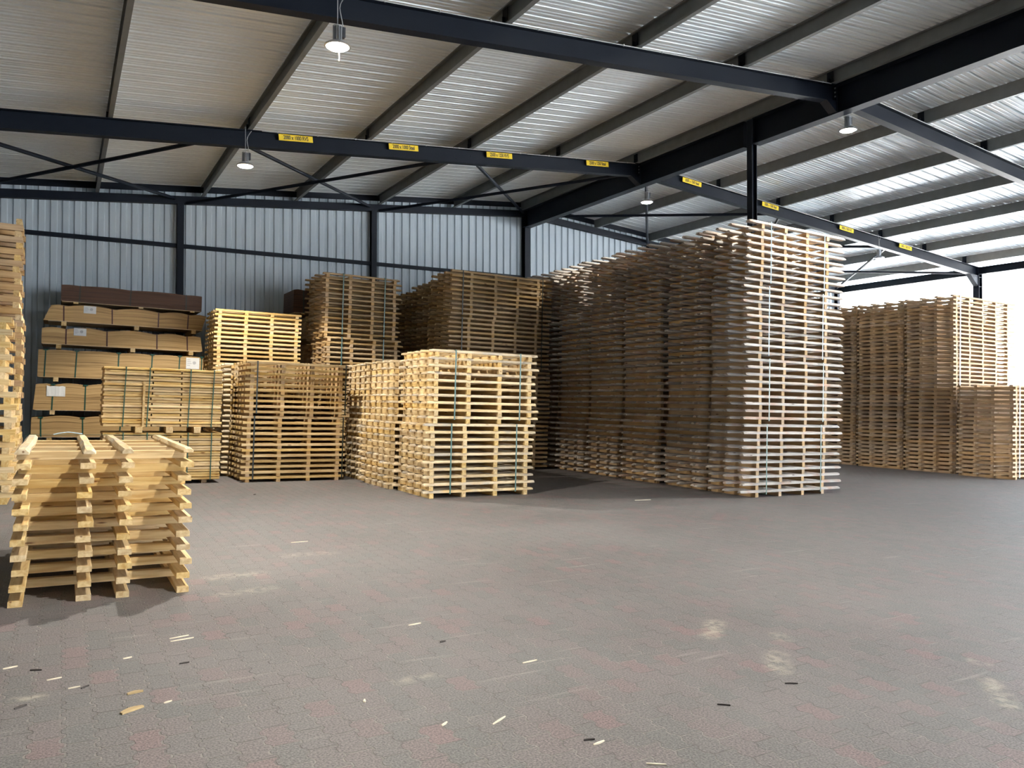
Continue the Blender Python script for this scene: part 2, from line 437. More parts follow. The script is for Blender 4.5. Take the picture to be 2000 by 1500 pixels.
def ibeam(m_, a, b, depth, width, tf=0.018, tw=0.012, up=Vector((0, 0, 1))):
    """I section between a and b, points on the top centre line"""
    a, b = Vector(a), Vector(b); d = (b - a).normalized(); side = d.cross(up).normalized(); nrm = side.cross(d).normalized()
    def bar(w0, w1, n0, n1):
        m_.loft([[p + side * w + nrm * q for w, q in ((w0, n0), (w1, n0), (w1, n1), (w0, n1))] for p in (a, b)])
    bar(-width / 2, width / 2, -tf, 0)
    bar(-width / 2, width / 2, -depth, -depth + tf)
    bar(-tw / 2, tw / 2, -depth + tf, -tf)

RAFTER_Y = [15.5, 9.65, 3.8, -2.05, -7.9]
PURL_L = [XR - 0.15 - 2.42 * i for i in range(9)]
PURL_R = [XR + 0.38 + 2.42 * i for i in range(7)]
GZ0 = 7.08                                   # underside of the ridge girder
# ridge girder, in two lengths either side of the tall column
COLY = 11.8
for ya, yb in ((YW - 0.1, COLY + 0.12), (COLY - 0.12, 2.2), (1.9, -7.5)):
    g = MB(); ibeam(g, (XR, ya, ZR), (XR, yb, ZR), ZR - GZ0, 0.24, 0.022, 0.016)
    for yy in (ya, yb):
        e = 1 if yy == yb else -1
        g.box(XR - 0.12, XR + 0.12, yy, yy + 0.02 * e, GZ0, ZR)
    struct('ridge_beam', g, 'steel')
for i, ry in enumerate(RAFTER_Y):
    for sgn, xend in ((-1, XL), (1, XE - 0.1)):
        x0 = XR + sgn * 0.12
        r = MB(); ibeam(r, (x0, ry, ztop(x0)), (xend, ry, ztop(xend)), 0.33, 0.17, 0.016, 0.010)
        # haunch under the ridge end and end plate with bolts
        zb = ztop(x0) - 0.33
        r.loft([[(x0, ry + s * 0.085, zb), (x0 + sgn * 0.30, ry + s * 0.085, zb - 0.02), (x0 + sgn * 0.02, ry + s * 0.085, GZ0 + 0.02), (x0, ry + s * 0.085, GZ0 + 0.02)] for s in (-1, 1)])
        r.box(min(x0, x0 + sgn * 0.025), max(x0, x0 + sgn * 0.025), ry - 0.1, ry + 0.1, GZ0 + 0.02, ztop(x0) - 0.01)
        if sgn > 0:
            ze = ztop(xend) - 0.33
            r.loft([[(xend, ry + s * 0.085, ze), (xend - 0.55, ry + s * 0.085, ze + 0.04), (xend - 0.06, ry + s * 0.085, ze - 0.36), (xend, ry + s * 0.085, ze - 0.36)] for s in (-1, 1)])
        ro = struct('rafter_beam', r, 'steel')
        bl = MB()
        for zz in (0.08, 0.16, 0.24, 0.40):
            for s in (-1, 1):
                for k in (0, 1):
                    xx = x0 + sgn * (0.03 + 0.012 * k)
                    bl.box(min(xx, xx + 0.014), max(xx, xx + 0.014), ry + s * 0.07 - 0.013, ry + s * 0.07 + 0.013, ztop(x0) - zz - 0.013, ztop(x0) - zz + 0.013)
        struct('bolt', bl, 'galv', ro)
        for px_ in (PURL_L if sgn < 0 else PURL_R):
            if (sgn < 0 and px_ < XL + 0.2) or (sgn > 0 and px_ > XE - 0.1): continue
            cl = MB(); zz = ztop(px_)
            cl.box(px_ - 0.056, px_ - 0.044, ry - 0.07, ry + 0.07, zz - 0.02, zz + 0.25)
            cl.box(px_ - 0.10, px_ - 0.05, ry - 0.005, ry + 0.005, zz - 0.02, zz + 0.12)
            struct('cleat', cl, 'steel', ro)
# gable frame: sloping beams at the wall, dark edge trim under the sheets, wall rail
for sgn, xend in ((-1, XL), (1, XE)):
    g = MB(); x0 = XR + sgn * 0.1
    g.loft([[(x, yy, ztop(x) - dz) for yy, dz in ((YW - 0.16, 0), (YW - 0.02, 0), (YW - 0.02, 0.2), (YW - 0.16, 0.2))] for x in (x0, xend)])
    struct('gable_beam', g, 'steel')
    t = MB()
    t.loft([[(x, yy, ztop(x) + dz) for yy, dz in ((YW - 0.035, 0.13), (YW - 0.005, 0.13), (YW - 0.005, PURLIN_H), (YW - 0.035, PURLIN_H))] for x in (XR, xend)])
    struct('trim_gable', t, 'steel')
WCOLS = [-7.8, -2.6, 2.6, 7.8, 13.0, 18.2, 23.4, 28.6]
for a, b in zip(WCOLS[:-1], WCOLS[1:]):
    g = MB().box(a + 0.08, b - 0.08, YW - 0.10, YW - 0.01, 5.43, 5.53)
    struct('wall_rail_beam', g, 'steel')
def hcolumn(x, y, z0, z1, b=0.15, name='steel_column'):
    c = MB(); h = b / 2
    c.box(x - h, x + h, y - h, y - h + 0.014, z0, z1); c.box(x - h, x + h, y + h - 0.014, y + h, z0, z1)
    c.box(x - 0.006, x + 0.006, y - h + 0.014, y + h - 0.014, z0, z1)
    return struct(name, c, 'steel')
for x in WCOLS:
    b = 0.2 if x == XR else 0.16
    hcolumn(x, YW - 0.02 - b / 2, -GX * x - 0.05, ztop(x) - (0.0 if x == XR else 0.2), b)
def rolled(x, y, z0, z1, b=0.15):
    c = MB(); h = b / 2
    c.box(x - h, x - h + 0.014, y - h, y + h, z0, z1); c.box(x + h - 0.014, x + h, y - h, y + h, z0, z1)
    c.box(x - h + 0.014, x + h - 0.014, y - 0.006, y + 0.006, z0, z1)
    return struct('steel_column', c, 'steel')
rolled(XR, COLY, -GX * XR - 0.05, ZR, 0.15)
rolled(XR, 2.05, -GX * XR - 0.05, ZR, 0.15)
for ry in RAFTER_Y:
    c = rolled(XE - 0.02, ry, -GX * XE - 0.05, ztop(XE), 0.22)
    s = MB()
    for zz in (0.36, 0.70): s.box(XE - 0.13, XE + 0.09, ry - 0.1, ry + 0.1, ztop(XE) - zz - 0.014, ztop(XE) - zz)
    struct('stiffener', s, 'steel', c)
# eave beam along the open side
g = MB(); ibeam(g, (XE, YW, ztop(XE)), (XE, YF, ztop(XE)), 0.26, 0.15)
struct('eave_beam', g, 'steel')
# purlins (C sections)
for xs in (PURL_L, PURL_R):
    for px_ in xs:
        if px_ < XL - 0.2 or px_ > XE + 0.3: continue
        p = MB(); z0 = ztop(px_) + 0.002; z1 = z0 + PURLIN_H - 0.012
        s = 1 if px_ < XR else -1
        p.box(px_ - 0.004, px_ + 0.004, YF, YW - 0.05, z0, z1)
        xa, xb = sorted((px_ - s * 0.004, px_ - s * 0.075))
        p.box(xa, xb, YF, YW - 0.05, z0, z0 + 0.005); p.box(xa, xb, YF, YW - 0.05, z1 - 0.005, z1)
        xc = px_ - s * 0.075
        p.box(xc - 0.002, xc + 0.002, YF, YW - 0.05, z0, z0 + 0.022); p.box(xc - 0.002, xc + 0.002, YF, YW - 0.05, z1 - 0.022, z1)
        struct('purlin_beam', p, 'galv')
# wind bracing crosses between the last rafter and the gable
for a, b in zip(WCOLS[:-1], WCOLS[1:]):
    zz = lambda x, d=0.36: ztop(x) - d
    g = MB().tube([(a + 0.15, 15.515, zz(a, 0.13)), (b - 0.15, YW - 0.17, zz(b, 0.08))], 0.042)
    struct('brace_beam', g, 'steel')
    g = MB().tube([(a + 0.15, YW - 0.17, zz(a, 0.18)), (b - 0.15, 15.515, zz(b, 0.23))], 0.042)
    struct('brace_beam', g, 'steel')

# ------------------------------------------------------------------ signs on the rafter
def sign(x, text, label):
    ry = RAFTER_Y[0] - 0.085 - 0.010
    z = ztop(x) - 0.10
    ang = math.atan(SL) * (-1 if x < XR else 1)
    base = MB().box(-0.34, 0.34, -0.004, 0.004, -0.062, 0.062)
    # standoff clip back to the web
    base.box(-0.25, -0.22, 0.004, 0.09, -0.02, 0.02); base.box(0.22, 0.25, 0.004, 0.09, -0.02, 0.02)
    o = link('aisle_sign', base.mesh('aisle_sign', 'yellow'), Matrix.Translation((x, ry, z)) @ Matrix.Rotation(ang, 4, 'Y'))
    tag(o, label, 'sign', 'yellow size signs on the beam')
    cu = bpy.data.curves.new('lettering', 'FONT'); cu.body = text; cu.size = 0.130; cu.align_x = 'CENTER'; cu.align_y = 'CENTER'
    cu.extrude = 0.0008; cu.offset = 0.0030; cu.materials.append(M['black'])
    cu.space_character = 0.96
    tmp = bpy.data.objects.new('lettering_curve', cu); COL.objects.link(tmp)
    bpy.context.view_layer.update()
    me = bpy.data.meshes.new_from_object(tmp.evaluated_get(bpy.context.evaluated_depsgraph_get()))
    bpy.data.objects.remove(tmp); me.name = 'lettering'
    t = link('lettering', me, Matrix.Translation((0, -0.0052, 0)) @ Matrix.Rotation(PI / 2, 4, 'X') @ Matrix.Diagonal((0.57, 0.86, 1, 1)), o)
    t['label'] = 'black lettering'
sign(4.01, '2000 x 1000 RVS', 'yellow sign reading 2000 x 1000 RVS on the dark roof beam')
sign(6.32, '2000 x 1000 Staal', 'yellow sign reading 2000 x 1000 Staal on the dark roof beam')
sign(8.69, '2500 x 1250 RVS', 'yellow sign reading 2500 x 1250 RVS on the dark roof beam')
sign(11.5, '2500 x 1250 Staal', 'yellow sign reading 2500 x 1250 Staal near the ridge girder')
sign(14.67, '3000 x 1500 Staal', 'yellow sign reading 3000 x 1500 Staal closest to the ridge girder')
sign(17.73, '3000 x 1500 Staal', 'yellow sign reading 3000 x 1500 Staal just past the tall column')
sign(21.17, '3000 x 1500 RVS', 'yellow sign reading 3000 x 1500 RVS touching the tallest pallets')
sign(24.22, '3000 x 1500 RVS', 'yellow sign reading 3000 x 1500 RVS closest to the open eave')

# ------------------------------------------------------------------ hall lamps
def hall_lamp(x, y, z, label, lit=True, pull=False, top=None, power=1.0):
    """z is the lens; the lamp hangs on a thin rod from TOP"""
    top = top if top else ztop(x) + 0.02
    r = bpy.data.objects.new('hall_lamp', None); COL.objects.link(r); r.location = (x, y, z)
    tag(r, label, 'lamp', 'round hall lamps')
    ring = MB().lathe([(0.10, 0.055), (0.165, 0.015), (0.168, 0.0), (0.150, -0.006), (0.09, 0.04)], 28)
    link('reflector', ring.mesh('reflector', 'alu'), None, r)
    lens = MB().lathe([(0.001, 0.012), (0.14, 0.012), (0.146, 0.0), (0.12, -0.018), (0.001, -0.024)], 28)
    link('lens', lens.mesh('lens', 'lens' if lit else 'lens_off'), None, r)
    body = MB().lathe([(0.055, 0.05), (0.062, 0.06), (0.062, 0.075), (0.05, 0.08)], 16)
    for k in range(12):
        a = k * PI / 6
        c, s = math.cos(a), math.sin(a)
        body.loft([[(c * q - s * w, s * q + c * w, zz) for q, w in ((0.028, -0.004), (0.062, -0.004), (0.062, 0.004), (0.028, 0.004))] for zz in (0.075, 0.25)])
    body.lathe([(0.03, 0.07), (0.03, 0.26)], 12)
    body.lathe([(0.062, 0.25), (0.062, 0.265)], 16)
    link('heat_sink', body.mesh('heat_sink', 'alu'), None, r)
    drv = MB().box(0.055, 0.095, -0.03, 0.03, 0.13, 0.26)
    link('driver_box', drv.mesh('driver_box', 'lampbody'), None, r)
    L = top - z
    rod = MB().tube([(0, 0, 0.26), (0, 0, L)], 0.006)
    rod.tube([(0, 0, L), (0, 0.04, L + 0.02), (0, 0.09, L + 0.02)], 0.006)
    link('hanger', rod.mesh('hanger', 'wire'), None, r)
    pts = [(0.075, 0, 0.25)]
    for k in range(1, 9):
        t = k / 8
        pts.append((0.075 - 0.05 * math.sin(t * 2.4) + 0.16 * max(0, t - 0.55), 0.0, 0.25 + (L - 0.30) * t ** 0.8))
    cab = MB().tube(pts, 0.006)
    link('cable', cab.mesh('cable', 'wire'), None, r)
    if pull:
        pc = MB().tube([(0, 0, -0.02), (0.012, 0, -0.05), (0.022, 0, -0.09), (0.022, 0, -0.165)], 0.0025)
        pc.lathe([(0.001, -0.176), (0.006, -0.172), (0.006, -0.166), (0.001, -0.162)], 10, 0, (0.022, 0, 0))
        link('pull_cord', pc.mesh('pull_cord', 'cord'), None, r)
    if lit:
        d = bpy.data.lights.new('lamp_light', 'SPOT'); d.energy = LAMP_W * power; d.color = LAMP_COL
        d.spot_size = math.radians(118); d.spot_blend = 0.22; d.shadow_soft_size = 0.045
        o = bpy.data.objects.new('lamp_light', d); COL.objects.link(o); o.location = (x, y, z - 0.05)
    return r
hall_lamp(3.0, 9.52, 6.06, 'lit round lamp with a short pull cord below the nearer roof beam', True, True)
hall_lamp(3.03, 15.37, 6.06, 'lit round lamp hanging from the beam with the yellow signs, beside the first sign')
hall_lamp(13.28, 9.62, 6.83, 'lit round lamp under the ridge girder where the nearer roof beam crosses', True, False, GZ0 + 0.02, 0.6)
hall_lamp(13.1, 15.42, 6.66, 'lit round lamp under the ridge girder beside the beam with yellow signs', True, False, GZ0 + 0.02, 0.35)
hall_lamp(22.73, 15.37, 6.08, 'unlit lamp hanging under the sign beam toward the bright open eave', False)
hall_lamp(3.0, 3.7, 6.06, 'lit round lamp hanging from the beam just above the camera')
# pale conduits clipped to the beams, feeding the lamps
for ry, lab in ((RAFTER_Y[0], 'thin grey conduit clipped along the beam with yellow signs'), (RAFTER_Y[1], 'thin grey conduit clipped along the nearer roof beam')):
    c = MB()
    for xa, xb in ((3.35, 12.7), (13.35, 27.5)):
        c.tube([(xa, ry - 0.095, ztop(xa) - 0.012), (xb, ry - 0.095, ztop(xb) - 0.012)], 0.009, 6)
        x = xa + 0.3
        while x < xb:
            c.box(x - 0.012, x + 0.012, ry - 0.108, ry - 0.087, ztop(x) - 0.026, ztop(x) + 0.002); x += 0.8
    tag(link('conduit', c.mesh('conduit', 'wire')), lab, 'conduit')

# ------------------------------------------------------------------ pallets
def add_slat(m_, x0, x1, yc, w, z0, t, style, rng, mi=0):
    """one board along X; waney boards keep the round of the log and have rough ends"""
    if style == 'sawn':
        e = 0.004
        prof = lambda q: [(-w / 2, 0), (w / 2, 0), (w / 2, t - e), (w / 2 - e, t), (-w / 2 + e, t), (-w / 2, t - e)]
        m_.loft([[(x, yc + a, z0 + b) for a, b in prof(0)] for x in (x0, x1)], mi)
        return
    n = 9; rings = []; ph = rng.uniform(0, 50)
    for i in range(n):
        u = i / (n - 1); x = x0 + (x1 - x0) * u
        nz = lambda k: noise.noise(Vector((u * 4 + ph, k * 7.3, 0.5)))
        ww = w * (0.92 + 0.16 * nz(1)); yy = yc + 0.012 * nz(2)
        sh = 0.42 + 0.25 * nz(3); cr = 0.27 + 0.12 * nz(4)
        k = 1.0; dz = 0.0
        if i in (0, n - 1):
            k = rng.uniform(0.45, 0.8) if style == 'half' else rng.uniform(0.6, 0.95)
            dz = t * (1 - k) * rng.uniform(0.1, 0.6)
        rings.append([(x, yy - ww / 2 * (0.6 + 0.4 * k), z0 + dz), (x, yy + ww / 2 * (0.6 + 0.4 * k), z0 + dz),
                      (x, yy + ww / 2 * (0.6 + 0.4 * k), z0 + dz + t * sh * k), (x, yy + ww * cr * k, z0 + dz + t * k),
                      (x, yy - ww * cr * k, z0 + dz + t * k), (x, yy - ww / 2 * (0.6 + 0.4 * k), z0 + dz + t * sh * k)])
    # ends: keep the taper short
    for i, j, s in ((0, 1, 1), (n - 1, n - 2, -1)):
        rings[j] = [(rings[i][0][0] + s * 0.06, p[1], p[2]) for p in rings[j]]
    m_.loft(rings, mi)

def add_bearer(m_, xc, y0, y1, w, h, rng, mi=1, z0=0.0):
    e = 0.004
    prof = [(-w / 2, 0), (w / 2, 0), (w / 2, h - e), (w / 2 - e, h), (-w / 2 + e, h), (-w / 2, h - e)]
    m_.loft([[(xc + a, y, z0 + b) for a, b in prof] for y in (y0, y1)], mi)

class Kind:
    def __init__(s, name, bx, by, bw, bh, sx, sy, sw, st, style, mats, ends=0.02, seed=1, variants=4, both=False):
        s.name, s.bx, s.by, s.bw, s.bh, s.sx, s.sy, s.sw, s.st, s.style, s.mats, s.ends, s.both = name, bx, by, bw, bh, sx, sy, sw, st, style, mats, ends, both
        s.rng = random.Random(seed); s.pitch = bh + st + 0.001
        s.whole, s.parts, s.nv = [], [], variants
    def pieces(s):
        r = s.rng; out = []
        for y in s.sy: out.append(('slat', s.sx[0] + r.uniform(-1, 1) * s.ends, s.sx[1] + r.uniform(-1, 1) * s.ends, y + r.uniform(-.01, .01), s.bh))
        if s.both:
            for y in s.sy: out.append(('slat', s.sx[0] + r.uniform(-1, 1) * s.ends, s.sx[1] + r.uniform(-1, 1) * s.ends, y + r.uniform(-.01, .01), -s.st))
        for x in s.bx: out.append(('bearer', x, s.by[0] + r.uniform(-1, 1) * .01, s.by[1] + r.uniform(-1, 1) * .01, 0))
        return out
    def put(s, m_, p, si=0, bi=0):
        if p[0] == 'slat': add_slat(m_, p[1], p[2], p[3], s.sw * s.rng.uniform(.92, 1.08), p[4], s.st, s.style, s.rng, si)
        else: add_bearer(m_, p[1], p[2], p[3], s.bw, s.bh, s.rng, bi)
    def get_whole(s, k):
        while len(s.whole) <= k % s.nv:
            m_ = MB()
            for p in s.pieces(): s.put(m_, p, 0, 1)
            s.whole.append(m_.mesh(s.name, [s.mats[0], s.mats[1]]))
        return s.whole[k % s.nv]
    def get_proto(s, k):
        while len(s.parts) <= k % s.nv:
            ms = []
            for p in s.pieces():
                m_ = MB(); s.put(m_, p)
                ms.append((p[0], m_.mesh(p[0], s.mats[0] if p[0] == 'slat' else s.mats[1])))
            s.parts.append(ms)
        return s.parts[k % s.nv]

def stack(kind, x, y, n, detail, what, where, group, rz=0.0, breaks=(), jit=0.008, seed=0, h0=0.0, top_word=True):
    """n pallets on one another, the first one on the floor at (x, y)"""
    r = random.Random(seed * 77 + n)
    h = h0; k0 = r.randrange(10); off = [0, 0]
    protos = {}
    for i in range(n):
        if i in breaks:
            off = list(breaks[i]) if isinstance(breaks, dict) else [r.uniform(-.03, .03), r.uniform(-.02, .02)]
        px_, py_ = x + off[0] + r.uniform(-jit, jit), y + off[1] + r.uniform(-jit, jit)
        mat = fl(px_, py_, h, rz + r.uniform(-.003, .003))
        v = (k0 + r.randrange(kind.nv)) % kind.nv
        if detail:
            if v not in protos:
                o = link(kind.name, None, mat)
                for nm, me in kind.get_proto(v): link(nm, me, None, o)
                protos[v] = o
            else:
                src = protos[v]
                o = src.copy(); COL.objects.link(o); o.matrix_basis = mat
                for ch in list(src.children):
                    c = ch.copy(); COL.objects.link(c); c.parent = o
        else:
            o = link(kind.name, kind.get_whole(v), mat)
        pos = 'topmost' if (i == n - 1 and top_word) else ordinal(i + 1) + ' from the floor'
        tag(o, f'{what}, {pos} in the {where}', 'pallet', group)
        h += kind.pitch
    return h

def spaced(a, b, n): return [a + (b - a) * i / (n - 1) for i in range(n)]

# short bright row beside the open paving
KA = Kind('slatted_pallet', spaced(0.04, 1.93, 4), (0, 1.40), 0.078, 0.082, (-0.10, 2.10), spaced(0.05, 1.35, 5), 0.105, 0.046, 'waney', ('paleX', 'pineY'), 0.035, 11, 5)
for i, (yy, nm, dx) in enumerate(((12.14, 'first', 0.0), (13.72, 'second', -0.10), (15.22, 'third', -0.02))):
    stack(KA, 5.46 + dx, yy, 20 if i == 0 else 19, True, 'bright pine pallet', f'{nm} stack of the short bright row', f'{nm} stack of the short bright row', breaks={0: (0, 0), 10: (0.05, 0.0)}, seed=10 + i)
# neat sawn stack with dark straps
KB = Kind('slatted_pallet', spaced(0.07, 1.87, 4), (0, 1.25), 0.076, 0.060, (-0.06, 2.01), spaced(0.05, 1.20, 5), 0.10, 0.048, 'sawn', ('pineX', 'amberY'), 0.012, 12, 4)
stack(KB, 3.10, 15.72, 22, True, 'yellow pine pallet', 'black-strapped stack beside the board packs', 'black-strapped yellow stack', breaks={0: (0, 0), 12: (0.03, 0.0)}, seed=20)
KB2 = Kind('slatted_pallet', spaced(0.07, 1.87, 4), (0, 1.2), 0.076, 0.060, (-0.10, 2.04), spaced(0.05, 1.15, 4), 0.10, 0.048, 'waney', ('paleX', 'pineY'), 0.03, 13, 4)
stack(KB2, 3.02, 17.10, 22, False, 'pale pine pallet', 'stack behind the black-strapped one', 'stack behind the black-strapped one', seed=21)
# pale stack against the wall
KC = Kind('slatted_pallet', spaced(0.06, 1.82, 4), (0, 1.2), 0.078, 0.056, (-0.05, 1.93), spaced(0.05, 1.15, 5), 0.10, 0.046, 'sawn', ('pineX', 'pineY'), 0.008, 14, 4)
stack(KC, 2.97, 18.60, 36, True, 'pale sawn pallet', 'pale stack against the wall', 'pale stack close to the wall', seed=30)
# tall dim stack
KD = Kind('slatted_pallet', spaced(0.05, 1.78, 4), (0, 1.45), 0.078, 0.072, (-0.09, 1.94), spaced(0.05, 1.40, 4), 0.11, 0.046, 'waney', ('agedX', 'amberY'), 0.04, 15, 5)
stack(KD, 5.38, 18.22, 40, True, 'dim brown pallet', 'tall stack under the wall rail', 'tall dim stack at the wall', breaks={0: (0, 0), 14: (0.04, 0), 27: (-0.03, 0)}, seed=40)
# broad dim row beside the weathered row
KE = Kind('slatted_pallet', [0.25, 0.93, 1.58, 2.2], (0, 1.22), 0.078, 0.063, (-0.30, 2.62), spaced(0.05, 1.17, 4), 0.105, 0.051, 'sawn', ('agedX', 'agedY'), 0.02, 16, 4)
stack(KE, 8.36, 16.92, 43, True, 'dull broad pallet', 'first stack of the broad dim row', 'first stack of the broad dim row', breaks={0: (0, 0), 11: (.03, 0), 22: (-.02, 0), 33: (.03, 0)}, seed=50)
KE2 = Kind('slatted_pallet', [0.25, 0.93, 1.58, 2.2], (0, 1.22), 0.078, 0.063, (-0.22, 2.5), spaced(0.05, 1.17, 4), 0.105, 0.051, 'sawn', ('agedX', 'agedY'), 0.03, 17, 4)
stack(KE2, 8.36, 18.35, 42, False, 'dull broad pallet', 'second stack of the broad dim row', 'second stack of the broad dim row', seed=51)
stack(KE2, 8.30, 19.78, 41, False, 'dull broad pallet', 'third stack of the broad dim row', 'third stack of the broad dim row', seed=52)
# the tallest, weathered row: bark-edged boards with long overhangs
KF = Kind('weathered_pallet', [0.045, 0.69, 1.33, 1.94], (0, 1.24), 0.078, 0.086, (-0.36, 2.48), [0.05, 0.44, 0.84, 1.19], 0.115, 0.052, 'half', ('greyX', 'amberY'), 0.05, 18, 7)
for i, yy in enumerate((10.26, 11.58, 13.02, 14.44, 15.86, 17.28)):
    nm = ONES[i + 1]
    stack(KF, 11.36 + (0, .02, -.02, .03, .09, .10)[i], yy, 38, i < 2, 'weathered pallet', f'{nm} stack of the tallest row', f'{nm} stack of the tallest row',
          breaks={0: (0, 0), 10: (.05, 0), 19: (.02, 0), 29: (.05, 0)}, jit=0.012, seed=60 + i)
# sawn row by the open side
KG = Kind('sawn_pallet', [0.06, 0.72, 1.42, 2.12, 2.78], (0, 1.48), 0.075, 0.070, (-0.10, 3.22), spaced(0.05, 1.43, 4), 0.09, 0.048, 'sawn', ('roseX', 'roseY'), 0.015, 19, 4)
stack(KG, 21.62, 10.78, 21, True, 'reddish pallet', 'low stack by the open side', 'low stack by the open side', breaks={0: (0, 0), 12: (.02, 0)}, seed=70)
for i, yy in enumerate((12.52, 14.12, 15.72, 17.32)):
    nm = ONES[i + 1]
    stack(KG, 21.90, yy, 43, i == 0, 'reddish pallet', f'{nm} tall stack by the open side', f'{nm} tall stack by the open side', breaks={0: (0, 0), 16: (.02, 0), 32: (0, 0)}, seed=71 + i)
# heavy pallets at the edge of the view, boards pointing out of the row
KL = Kind('slatted_pallet', spaced(0.05, 1.05, 3), (0, 2.2), 0.09, 0.098, (0.0, 1.1), spaced(0.06, 2.14, 5), 0.085, 0.096, 'sawn', ('pineX', 'amberY'), 0.012, 20, 4)
stack(KL, -0.62, 14.85, 23, True, 'heavy pine pallet', 'stack before the brown boards', 'tall heavy stack', rz=PI / 2, breaks={0: (0, 0), 15: (-0.05, 0)}, jit=0.02, seed=80)
KM = Kind('slatted_pallet', spaced(0.10, 1.50, 4), (0, 1.1), 0.09, 0.098, (-0.12, 1.62), spaced(0.06, 1.04, 4), 0.10, 0.085, 'sawn', ('pineX', 'pineY'), 0.015, 21, 4)
stack(KM, -2.22, 13.5, 15, True, 'pale heavy pallet', 'lower stack before the tall heavy stack', 'lower heavy stack', breaks={0: (0, 0), 9: (-0.10, 0)}, jit=0.012, seed=81)
# the small bundle in front: long slats pointing to the viewer, log-edged on top
def bundle():
    by = [0.0, 1.26]
    sl = [0.045, 0.495, 0.775, 1.215]
    kb = Kind('slatted_pallet', [0.48, 1.08, 1.68, 2.26], (0.0, 1.26), 0.075, 0.068, (0.0, 2.62), sl, 0.10, 0.046, 'sawn', ('pineX', 'pineY'), 0.025, 23, 5)
    kt = Kind('slatted_pallet', [0.48, 1.08, 1.68, 2.26], (0.0, 1.26), 0.075, 0.068, (0.0, 2.62), sl, 0.10, 0.046, 'waney', ('paleX', 'pineY'), 0.02, 24, 1)
    kd = Kind('slatted_pallet', [0.48, 1.08, 1.68, 2.26], (0.0, 1.26), 0.075, 0.068, (0.0, 2.62), sl, 0.10, 0.046, 'sawn', ('pineX', 'pineY'), 0.02, 25, 1, both=True)
    grp = 'small bundle on the open paving'
    stack(kd, 0.94, 6.93, 1, True, 'yellow pine pallet decked on both faces', 'small bundle alone on the paving', grp, rz=PI / 2, h0=0.047, seed=90, top_word=False)
    stack(kb, 0.93, 6.93, 8, True, 'yellow pine pallet', 'small bundle alone on the paving', grp, rz=PI / 2, h0=0.048 + kb.pitch, jit=0.012, seed=91, top_word=False)
    stack(kt, 0.93, 6.93, 1, True, 'log-edged yellow pallet', 'small bundle alone on the paving', grp, rz=PI / 2, h0=0.048 + kb.pitch * 9, seed=92)
bundle()
k = 0
for o in [o for o in COL.objects if o.get('group') == 'small bundle on the open paving']:
    k += 1
    if k == 1: o['label'] = 'yellow pallet decked on both faces, lowest in the small bundle on the paving'
    elif k <= 9: o['label'] = 'yellow pine pallet, ' + ordinal(k) + ' from the floor in the small bundle alone on the paving'

# ------------------------------------------------------------------ strapping
def strap(x, y0, y1, h0, h1, mat, label, dx=0.0, w=0.026, group='packing straps'):
    """a band round a bundle in the plane x = const (dx: lean between bottom and top)"""
    t = 0.003; m_ = MB()
    def bar(a, b, nx, wid):
        pass
    P = [(y0 - t, h0 - 0), (y1 + t, h0 - 0), (y1 + t, h1 + t), (y0 - t, h1 + t)]
    Q = [(y0, h0 + t), (y1, h0 + t), (y1, h1), (y0, h1)]
    xs = lambda h: x + dx * (h - h0) / max(0.01, h1 - h0)
    for i in range(4):
        j = (i + 1) % 4
        m_.loft([[(xs(h) + s, yy, h) for (yy, h) in (a, b) for s in ((-w / 2, w / 2) if (yy, h) == a else (w / 2, -w / 2))] for a, b in ((P[i], Q[i]), (P[j], Q[j]))])
    o = link('packing_strap', m_.mesh('packing_strap', mat), FT)
    return tag(o, label, 'strap', group)
def strap_y(y, x0, x1, h0, h1, mat, label, w=0.022):
    t = 0.003; m_ = MB()
    P = [(x0 - t, h0), (x1 + t, h0), (x1 + t, h1 + t), (x0 - t, h1 + t)]; Q = [(x0, h0 + t), (x1, h0 + t), (x1, h1), (x0, h1)]
    for i in range(4):
        j = (i + 1) % 4
        m_.loft([[(a[0], y - w / 2, a[1]), (a[0], y + w / 2, a[1]), (b[0], y + w / 2, b[1]), (b[0], y - w / 2, b[1])] for a, b in ((P[i], Q[i]), (P[j], Q[j]))])
    o = link('packing_strap', m_.mesh('packing_strap', mat), FT)
    return tag(o, label, 'strap', 'packing straps')
e = 0.012
pa = KA.pitch
for h0, h1, nm, dx in ((pa * 10 + .07, pa * 20, 'upper', .05), (.07, pa * 10 + .001, 'lower', .0)):
    strap(5.84 + dx, 12.10, 13.60, h0, h1, 'strap_g', f'green strap on the {nm} half of the first bright stack, at its long flank')
    strap(7.16 + dx, 12.10, 13.60, h0, h1, 'strap_g', f'green strap on the {nm} half of the first bright stack, by the weathered row')
for h0, h1, nm, dx in ((KB.pitch * 12 + .05, KB.pitch * 22, 'upper', .03), (.05, KB.pitch * 12 + .001, 'lower', 0)):
    strap(3.264 + dx, 15.69, 17.01, h0, h1, 'strap_d', f'dark strap round the {nm} part of the yellow stack, by the board packs')
    strap(5.066 + dx, 15.69, 17.01, h0, h1, 'strap_d', f'dark strap round the {nm} part of the yellow stack, by the bright row')
for h0, h1, nm in ((KD.pitch * 27 + .06, KD.pitch * 40, 'top'), (KD.pitch * 14 + .06, KD.pitch * 27, 'middle')):
    strap(5.78, 18.175, 19.72, h0, h1, 'strap_g', f'thin strap on the {nm} bundle of the tall dim stack, beside the brown boards')
    strap(6.85, 18.175, 19.72, h0, h1, 'strap_g', f'thin strap on the {nm} bundle of the tall dim stack, beside the broad row')
